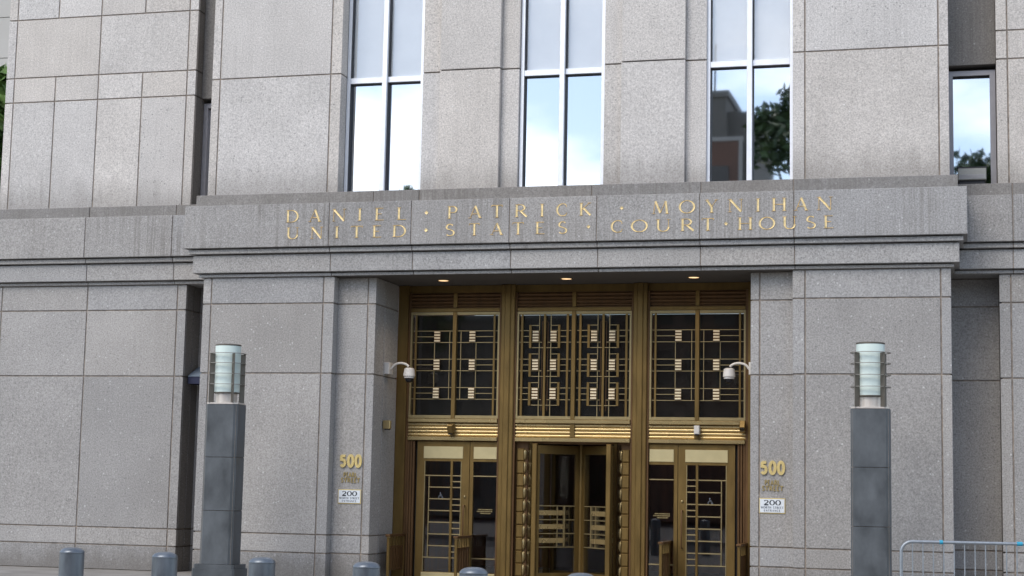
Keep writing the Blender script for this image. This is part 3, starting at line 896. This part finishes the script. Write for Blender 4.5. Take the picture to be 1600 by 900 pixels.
LINE1 = [('D', -4.581, -4.363), ('A', -4.17, -3.975), ('N', -3.76, -3.533), ('I', -3.33, -3.23), ('E', -3.016, -2.85), ('L', -2.63, -2.465), ('.', -2.156, -2.088), ('P', -1.765, -1.585), ('A', -1.389, -1.195), ('T', -1.022, -0.828), ('R', -0.625, -0.422), ('I', -0.225, -0.122), ('C', 0.064, 0.264), ('K', 0.443, 0.631), ('.', 1.098, 1.16), ('M', 1.622, 1.877), ('O', 2.049, 2.292), ('Y', 2.474, 2.644), ('N', 2.824, 3.044), ('I', 3.232, 3.331), ('H', 3.499, 3.715), ('A', 3.853, 4.038), ('N', 4.194, 4.417)]
LINE2 = [('U', -4.565, -4.352), ('N', -4.135, -3.93), ('I', -3.725, -3.626), ('T', -3.433, -3.22), ('E', -3.05, -2.885), ('D', -2.696, -2.464), ('.', -2.156, -2.09), ('S', -1.794, -1.631), ('T', -1.393, -1.209), ('A', -1.015, -0.83), ('T', -0.662, -0.47), ('E', -0.278, -0.12), ('S', 0.091, 0.248), ('.', 0.562, 0.624), ('C', 0.957, 1.173), ('O', 1.287, 1.543), ('U', 1.686, 1.91), ('R', 2.072, 2.284), ('T', 2.405, 2.596), ('.', 2.756, 2.816), ('H', 2.975, 3.193), ('O', 3.302, 3.539), ('U', 3.667, 3.872), ('S', 4.018, 4.168), ('E', 4.288, 4.445)]
for line, z0, z1 in ((LINE1, 5.888, 6.085), (LINE2, 5.605, 5.793)):
    for ch, a, b_ in line:
        a, b_ = a * 0.998 - 0.005, b_ * 0.998 - 0.005
        m = MB()
        glyph(m, ch, a, b_, z0, z1, 0.032, -0.2415, 0.006, vee=True, hair=0.0085)
        m.build('inscription_letter', GILT, FR)

# ================================================================== address numerals and name plates
for sgn, side in ((-1, 'left'), (1, 'right')):
    x0, x1 = (-3.66, -3.265) if sgn < 0 else (3.26, 3.65)
    root = empty('address_numerals', (CX + (x0 + x1) / 2, 0.2, 1.58), f'raised gold numerals 500 over small gilt street letters on the {side} door pier', 'numerals', 'address numerals beside the doors')
    c = (x1 - x0) / 2
    for k, ch in enumerate('500'):
        m = MB()
        w = 2 * c / 3
        glyph(m, ch, -c + k * w + 0.018, -c + (k + 1) * w - 0.018, 0.275, 0.455, 0.044, 0.0, 0.025, serif=False, uniform=True)
        m.build('numeral', NUM, root)
    for txt, a, b_, z0 in (('PEARL', -c + 0.075, c - 0.085, 0.105), ('STREET', -c + 0.035, c - 0.035, 0.015)):
        m = MB()
        word(m, txt, a, b_, z0, z0 + 0.068, 0.016, 0.0, 0.30, depth=0.012, serif=False, uniform=True)
        m.build('street_name', NUM_D, root)['kind'] = 'stuff'
    sp = empty('entrance_sign', (CX + (x0 + x1) / 2 - 0.005, 0.2, 1.25), f'small white plate reading 200 with two lines of small print, on the {side} door pier', 'sign', 'white plates beside the doors')
    MB().cbox(-0.20, 0.20, -0.012, 0.0, -0.005, 0.228, 0.003).build('plate_frame', NUM, sp)
    MB().cbox(-0.188, 0.188, -0.017, -0.0125, 0.008, 0.215, 0.002).build('plate', SIGNW, sp)
    m = MB(); word(m, '200', -0.13, 0.13, 0.125, 0.196, 0.021, -0.0175, 0.16, depth=0.001, serif=False, hair=0.007); m.build('number', INK, sp)
    m = MB(); word(m, 'WORTH STREET', -0.172, 0.172, 0.07, 0.102, 0.009, -0.0175, 0.35, depth=0.001, serif=False); m.build('print', INK_L, sp)['kind'] = 'stuff'
    m = MB(); word(m, 'ENTRANCE', -0.125, 0.125, 0.025, 0.054, 0.009, -0.0175, 0.4, depth=0.001, serif=False); m.build('print', INK_L, sp)['kind'] = 'stuff'

# ================================================================== downlights in the soffit
for wx, wy, lab in ((-8.389, 0.73, 'lit recessed downlight in soffit over the left bronze door'), (-6.259, 0.70, 'lit recessed downlight in soffit over the revolving door'), (-4.156, 0.74, 'lit recessed downlight in soffit over the right bronze door')):
    r_ = empty('downlight', (wx, wy, 4.999), lab, 'downlight', 'downlights in the entrance soffit')
    MB().lathe([(0.085, -0.004), (0.105, -0.012), (0.11, 0.0)], 0, 0, 20, cap=False).build('trim_ring', BRASS, r_, True)
    MB().lathe([(0.082, -0.006), (0.082, -0.002)], 0, 0, 20).build('bulb', BULB, r_)
    ld = bpy.data.lights.new('downlight_lamp', 'SPOT')
    ld.energy = 22; ld.color = (1.0, 0.72, 0.42); ld.spot_size = R(120); ld.spot_blend = 0.8; ld.shadow_soft_size = 0.05
    lo = bpy.data.objects.new('downlight_lamp', ld); COL.objects.link(lo); lo.parent = r_; lo.location = (0, 0, -0.03)

# ================================================================== dome cameras on goosenecks
for sgn in (-1, 1):
    wx = CX + sgn * 3.11
    r_ = empty('security_camera', (wx, 0.80, 3.42), 'white dome security camera on a gooseneck arm from the ' + ('left' if sgn < 0 else 'right') + ' door jamb', 'camera', 'dome cameras at the entrance')
    s = -sgn
    MB().cbox(*sorted((0, s * 0.09)), -0.10, 0.10, 0.0, 0.2, 0.008).build('mounting_box', WHT, r_)
    pts = [(s * 0.09, 0, 0.09)] + [(s * (0.26 - 0.15 * math.cos(R(a))), 0, 0.10 + 0.09 * math.sin(R(a))) for a in range(10, 175, 15)]
    MB().tube(pts, 0.02, 10).build('gooseneck', WHT, r_, True)
    cxx = s * 0.415
    MB().lathe([(0.0, 0.11), (0.05, 0.11), (0.085, 0.095), (0.098, 0.0), (0.10, -0.03), (0.085, -0.034)], cxx, 0, 24).build('housing', WHT, r_, True)
    MB().lathe([(0.086, -0.036), (0.086, -0.062), (0.07, -0.066)], cxx, 0, 24).build('collar', WHT, r_, True)
    MB().lathe([(0.072, -0.068), (0.066, -0.10), (0.045, -0.128), (0.0, -0.14)], cxx, 0, 20).build('dome', SMOKE, r_, True)

# small box fixtures
def fixture(loc, mat, label, ang, cat='fixture', sz=(0.045, 0.07, 0.055)):
    r_ = empty('wall_fixture', loc, label, cat)
    a, b_, c = sz
    m = MB().cbox(-a, a, -0.14, -0.02, -b_, b_, 0.01)
    m.v = [(x, y * math.cos(ang) - z * math.sin(ang), y * math.sin(ang) + z * math.cos(ang)) for x, y, z in m.v]
    m.build('housing', mat, r_)
    MB().box(-0.02, 0.02, -0.06, 0.0, -0.02, 0.05).build('bracket', BRZ, r_)
    m = MB().box(-a * 0.7, a * 0.7, -0.13, -0.04, -b_ - 0.02, -b_ - 0.001)
    m.v = [(x, y * math.cos(ang) - z * math.sin(ang), y * math.sin(ang) + z * math.cos(ang)) for x, y, z in m.v]
    m.build('lens', SMOKE, r_)
    return r_
fixture((-8.375, 1.375, 2.555), BRZ, 'small bronze sensor box above the left bronze door', R(14))
fixture((-4.17, 1.375, 2.555), WHT, 'small pale sensor box above the right bronze door', R(0))
fixture((-3.43, 1.375, 2.59), BRZ, 'small bronze sensor at the right end of the ribbed band', R(-30))
o = fixture((CX - 3.11, 0.72, 2.57), BRASS, 'small brass box fixture on the left door jamb', 0)
o.rotation_euler.z = R(90)

# ================================================================== bronze door rails
RAILS = ((-9.19, 'bronze guard rail at the far left jamb'), (-8.02, 'bronze guard rail between left door and its side light'), (-4.63, 'bronze guard rail in front of the right side light'), (-3.39, 'bronze guard rail at the right jamb'))
for wx, lab in RAILS:
    r_ = empty('guard_rail', (wx, 0.58, 0.0), lab, 'railing', 'bronze guard rails at the doors')
    MB().cbox(-0.022, 0.022, 0.0, 0.045, 0.0, 0.70).build('post', BRZ, r_)
    MB().cbox(-0.04, 0.04, -0.03, 0.80, 0.715, 0.752, 0.008).build('hand_rail', BRZ_RED, r_)
    MB().cbox(-0.026, 0.026, -0.008, 0.05, 0.70, 0.714, 0.004).build('post_cap', BRASS, r_)
    MB().box(-0.014, 0.014, 0.046, 0.80, 0.53, 0.56).build('mid_rail', BRZ_RED, r_)
    MB().box(-0.014, 0.014, 0.046, 0.80, 0.16, 0.19).build('low_rail', BRZ_RED, r_)
    for k in range(5):
        y = 0.16 + k * 0.145
        MB().box(-0.012, 0.012, y - 0.016, y + 0.016, 0.561, 0.714).build('baluster', BRZ, r_)
        MB().box(-0.010, 0.010, y - 0.055, y + 0.055, 0.191, 0.529).build('panel', BRZ_RED, r_)
    MB().cbox(-0.022, 0.022, 0.755, 0.80, 0.0, 0.714).build('post', BRZ, r_)

# ================================================================== lamp pedestals
def lamp(wx, wy, label):
    r_ = empty('lamp_pedestal', (wx, wy, 0.0), label, 'lamp', 'lamp pedestals flanking the entrance')
    def oct_(w, d, c):
        return [(-w + c, -d), (w - c, -d), (w, -d + c), (w, d - c), (w - c, d), (-w + c, d), (-w, d - c), (-w, -d + c)]
    MB().prism(oct_(0.355, 0.27, 0.03), 'z', 0.0, 0.235).prism(oct_(0.335, 0.25, 0.03), 'z', 0.235, 0.30).build('plinth', LAMP_ST, r_)
    MB().box(-0.25, 0.25, -0.17, 0.17, 0.30, 2.74).build('pedestal_core', G_CORE, r_)
    for k in range(3):
        z0 = 0.304 + k * 0.82
        MB().prism(oct_(0.272, 0.2, 0.055), 'z', z0, z0 + 0.812).build('pedestal_block', LAMP_ST, r_)
    MB().prism(oct_(0.262, 0.19, 0.05), 'z', 2.762, 2.785).build('cap_plate', LAMP_IN, r_)
    MB().lathe([(0.165, 2.786), (0.165, 2.925)], 0, 0, 28).build('lamp_collar', LAMP_IN, r_, True)
    MB().lathe([(0.17, 2.926), (0.205, 2.935), (0.205, 2.948)], 0, 0, 28).build('glass_seat', LAMP_BR, r_, True)
    gl = MB().lathe([(0.200, 2.95), (0.200, 3.672), (0.186, 3.676)], 0, 0, 36).build('glass_cylinder', LAMP_GL, r_, True)
    MB().lathe([(0.186, 3.677), (0.203, 3.678), (0.203, 3.694), (0.19, 3.70)], 0, 0, 36).build('glass_rim', LAMP_BR, r_, True)
    for k in range(4):
        a = R(45 + 90 * k)
        m = MB().box(0.208, 0.292, -0.007, 0.007, 2.786, 3.55)
        m.v = [(x * math.cos(a) - y * math.sin(a), x * math.sin(a) + y * math.cos(a), z) for x, y, z in m.v]
        m.build('fin', LAMP_BR, r_)
    for z in (3.07, 3.235, 3.40, 3.555):
        n = 40
        vs, fs = [], []
        for i in range(n):
            a = 2 * math.pi * i / n
            for rr_, zz in ((0.252, z - 0.004), (0.286, z - 0.004), (0.286, z + 0.004), (0.252, z + 0.004)):
                vs.append((rr_ * math.cos(a), rr_ * math.sin(a), zz))
        for i in range(n):
            j = (i + 1) % n
            for q in range(4):
                p = (q + 1) % 4
                fs.append((4 * i + q, 4 * j + q, 4 * j + p, 4 * i + p))
        MB().add(vs, fs).build('ring', LAMP_RG, r_, True)
    return r_
lamp(-11.10, -1.8, 'blue grey stone lamp pedestal with frosted glass lantern, left of the entrance')
lamp(-1.235, -1.8, 'blue grey stone lamp pedestal with frosted glass lantern, right of the entrance')

# ================================================================== bollards
BL = [(-8.317, -11.252), (-7.174, -11.573), (-6.029, -11.965), (-4.971, -12.169), (-3.895, -12.565), (-2.909, -12.923)]
BLAB = ['leftmost steel bollard in front of the left wing', 'second steel bollard from the left, before the left wing edge', 'third steel bollard from the left, right of the left lamp pedestal',
        'fourth steel bollard from the left, before the left door pier', 'fifth steel bollard from the left, before the left side light', 'rightmost steel bollard before the revolving door']
bprof = [(0.118, 0.0), (0.118, 0.845), (0.114, 0.862), (0.100, 0.878), (0.078, 0.890), (0.045, 0.898), (0.001, 0.900)]
b0 = None
for (x, y), lab in zip(BL, BLAB):
    if b0 is None:
        b0 = empty('bollard', (x, y, 0), lab, 'bollard', 'steel bollards along the kerb')
        p0 = [MB().lathe([(0.118, 0.0), (0.118, 0.842)], 0, 0, 32).build('body', STEEL, b0, True),
              MB().lathe([(0.1165, 0.8425), (0.1185, 0.848), (0.116, 0.860)] + bprof[3:], 0, 0, 32).build('cap', STEEL, b0, True),
              MB().lathe([(0.15, 0.0), (0.15, 0.012), (0.135, 0.02), (0.119, 0.021)], 0, 0, 32).build('base_flange', STEEL, b0, True)]
    else:
        r_ = b0.copy(); COL.objects.link(r_)
        r_.location = (x, y, 0); r_['label'] = lab
        for p in p0:
            c = p.copy(); COL.objects.link(c); c.parent = r_

# ================================================================== crowd barrier
A = Vector((-0.665, -6.65)); D_ = Vector((1.277, 0.27)).normalized()
br = empty('crowd_barrier', (A.x, A.y, 0), 'galvanised steel crowd barrier with cyan tape at the right edge', 'barrier')
br.rotation_euler.z = math.atan2(D_.y, D_.x)
LB = 2.3
pts = [(0, 0, 0.04), (0, 0, 0.93)] + [(0.12 - 0.12 * math.cos(R(a)), 0, 0.93 + 0.12 * math.sin(R(a))) for a in (15, 30, 45, 60, 75, 90)]
pts += [(LB - 0.12, 0, 1.05)] + [(LB - 0.12 + 0.12 * math.sin(R(a)), 0, 0.93 + 0.12 * math.cos(R(a))) for a in (15, 30, 45, 60, 75, 90)] + [(LB, 0, 0.04)]
MB().tube(pts, 0.018, 12).build('frame', GALV, br, True)
MB().tube([(0.0, 0, 0.2), (LB, 0, 0.2)], 0.014, 8).build('bottom_rail', GALV, br, True)
nb = 19
for k in range(nb):
    x = 0.125 + k * 0.1145
    MB().tube([(x, 0, 0.21), (x, 0, 1.04)], 0.0072, 8).build('bar', GALV, br, True)
for x in (0.35, LB - 0.35):
    MB().tube([(x, -0.3, 0.012), (x, -0.26, 0.06), (x, 0, 0.19), (x, 0.26, 0.06), (x, 0.3, 0.012)], 0.016, 8).build('foot', GALV, br, True)
for x, w in ((0.44, 0.018), (1.30, 0.03)):
    MB().tube([(x - w, 0, 1.05), (x + w, 0, 1.05)], 0.024, 12).build('tape', CYAN, br, True)

# ================================================================== air conditioner and little awning
ac = empty('air_conditioner', (0.205, 1.0, 6.41), 'grey window air conditioner in the narrow window right of the main block', 'air conditioner')
MB().cbox(-0.215, 0.215, -0.15, 0.18, 0.085, 0.275, 0.01).build('casing', ACB, ac)
MB().box(-0.19, 0.19, -0.10, 0.17, 0.0, 0.084).build('intake', GASK, ac)
for k in range(4):
    MB().box(-0.195, 0.195, -0.155, -0.151, 0.105 + k * 0.018, 0.113 + k * 0.018).build('louvre', ALU_D, ac)
MB().box(-0.225, 0.225, -0.155, 0.18, 0.277, 0.29).build('flange', GASK, ac)
aw = empty('awning', (-12.78, 1.395, 3.26), 'small navy awning in the dark recess behind the left lamp', 'awning')
MB().prism([(0.0, 0.30), (0.0, 0.0), (-0.42, 0.0), (-0.42, 0.12)], 'x', -0.34, 0.33).build('canopy', AWN, aw)
MB().prism([(0.0, 0.31), (-0.43, 0.125), (-0.43, 0.135), (0.0, 0.325)], 'x', -0.345, 0.335).build('edge_binding', AWN_L, aw)
MB().box(-0.30, 0.30, -0.02, 0.0, -3.2, -0.02).build('door_leaf', DARK, aw)

# ================================================================== trees
def tree(name, loc, h, cr, rz, seed, leaf, nleaf, label, group, lsz=0.22):
    rnd = random.Random(seed)
    r_ = empty(name, loc, label, 'tree', group)
    t = MB()
    th = h * 0.45
    t.tube([(0, 0, -0.1), (0.05, 0.02, th * 0.5), (0.0, 0.1, th)], 0, 9, [h * 0.022, h * 0.017, h * 0.013])
    tips = []
    for k in range(9):
        a = rnd.uniform(0, 6.28); z0 = th * rnd.uniform(0.6, 1.0)
        rr = cr * rnd.uniform(0.45, 0.8)
        p1 = (math.cos(a) * rr * 0.45, math.sin(a) * rr * 0.45, z0 + (h - z0) * 0.3)
        p2 = (math.cos(a) * rr, math.sin(a) * rr, z0 + (h - z0) * rnd.uniform(0.4, 0.8))
        t.tube([(0, 0.05, z0), p1, p2], 0, 6, [h * 0.009, h * 0.006, h * 0.002])
        tips.append(p2)
    t.build('trunk', BARK, r_, True)
    # clumps
    cl = []
    for k in range(46):
        a = rnd.uniform(0, 6.28); e = rnd.uniform(-0.9, 1.0)
        q = cr * math.sqrt(max(0, 1 - e * e)) * rnd.uniform(0.35, 1.0)
        cl.append((math.cos(a) * q, math.sin(a) * q, h - rz + e * rz * 0.92, cr * rnd.uniform(0.16, 0.34)))
    vs, fs = [], []
    for k in range(nleaf):
        c = rnd.choice(cl)
        d = Vector((rnd.gauss(0, 1), rnd.gauss(0, 1), rnd.gauss(0, 0.8)))
        d = d.normalized() * c[3] * rnd.random() ** 0.45
        p = Vector(c[:3]) + d
        n = Vector((rnd.gauss(0, 1), rnd.gauss(0, 1), rnd.gauss(0.6, 1))).normalized()
        a = n.orthogonal().normalized(); b_ = n.cross(a)
        ang = rnd.uniform(0, 6.28)
        u_ = a * math.cos(ang) + b_ * math.sin(ang); v_ = n.cross(u_)
        s1 = lsz * rnd.uniform(0.6, 1.2); s2 = s1 * 0.5
        i = len(vs)
        vs += [p - u_ * s1, p - v_ * s2, p + u_ * s1, p + v_ * s2]
        fs.append((i, i + 1, i + 2, i + 3))
    MB().add(vs, fs).build('crown', leaf, r_)
    return r_
tree('street_tree', (-21.6, 8.5, 0), 11.2, 1.9, 3.2, 5, LEAF2, 9000, 'green tree showing past the far left edge of the building', None, 0.20)
tree('street_tree', (-4.7, -34.5, -0.02), 17.2, 3.1, 5.4, 11, LEAF, 9000, 'leafy tree mirrored in the rightmost tall window', 'trees mirrored in the windows', 0.22)
tree('street_tree', (0.9, -35.5, -0.02), 14.3, 2.6, 4.0, 12, LEAF, 6500, 'leafy tree mirrored in the narrow right window', 'trees mirrored in the windows', 0.22)
tree('street_tree', (-20.4, -34.0, -0.02), 13.3, 1.5, 3.5, 13, LEAF2, 2600, 'small leafy tree mirrored in the leftmost tall window', 'trees mirrored in the windows', 0.22)

# ================================================================== buildings behind the camera, seen mirrored, and the neighbour at the far left
ob = empty('opposite_building', (-15.0, -60, 0), 'stone tower with brick front mirrored in the rightmost tall window', 'building')
MB().box(-3.4, 3.25, -12, 0, 0, 22.3).build('wall', OPP, ob)
MB().box(3.25, 4.45, -11, -0.6, 0, 21.6).build('wall', OPP, ob)
MB().box(-3.5, 3.35, -12.1, 0.12, 22.3, 22.7).build('cornice', OPP, ob)
MB().box(-3.0, 3.9, 0.0, 0.25, 0, 19.9).build('brick_front', OPP2, ob)
MB().box(-3.2, 4.1, 0.0, 0.32, 19.9, 20.1).build('string_course', NEIGH, ob)
MB().box(3.9, 4.06, 0.0, 0.32, 0, 19.9).build('pilaster', NEIGH, ob)
for k in range(5):
    for i in range(4):
        MB().box(-2.4 + i * 1.6, -1.4 + i * 1.6, 0.25, 0.30, 4.0 + k * 3.2, 5.8 + k * 3.2).build('window', SMOKE, ob)
MB().box(-1.0, 1.4, -7, -4, 22.7, 24.2).build('roof_house', OPP, ob)
MB().tube([(2.2, -3, 22.7), (2.2, -3, 26.0)], 0.06, 6).build('mast', GASK, ob)
for bx, w, h, mat, lab in ((-44.0, 15.0, 11.4, OPP2, 'low brick building mirrored in the leftmost doors'), (-27.0, 17.0, 10.6, OPP, 'low stone building mirrored in the entrance glass'),
                           (0.2, 21.5, 12.2, OPP2, 'long brick building mirrored in the right door glass'), (22.0, 20.0, 14.0, OPP, 'stone building across the street on the far right')):
    q_ = empty('opposite_building', (bx, -58, 0), lab, 'building', 'buildings across the street')
    MB().box(-w / 2, w / 2, -10, 0, 0, h).build('wall', mat, q_)
    MB().box(-w / 2 - 0.1, w / 2 + 0.1, -10.1, 0.15, h, h + 0.35).build('cornice', NEIGH, q_)
    for k in range(int(h // 3.3)):
        for i in range(int(w // 2.2)):
            x = -w / 2 + 0.7 + i * 2.2
            MB().box(x, x + 1.1, 0.0, 0.06, 1.0 + k * 3.3, 2.9 + k * 3.3).build('window', SMOKE, q_)
nbd = empty('neighbour_building', (-34, 26, 0), 'pale stone building glimpsed behind the far left edge', 'building')
MB().box(-12, 6.5, 0, 10, 0, 24).build('wall', NEIGH, nbd)
for k in range(16):
    piece('stone_course', nbd, NEIGH, -12, 6.6, -0.04, 0.0, k * 1.5 + 0.01, k * 1.5 + 1.48)
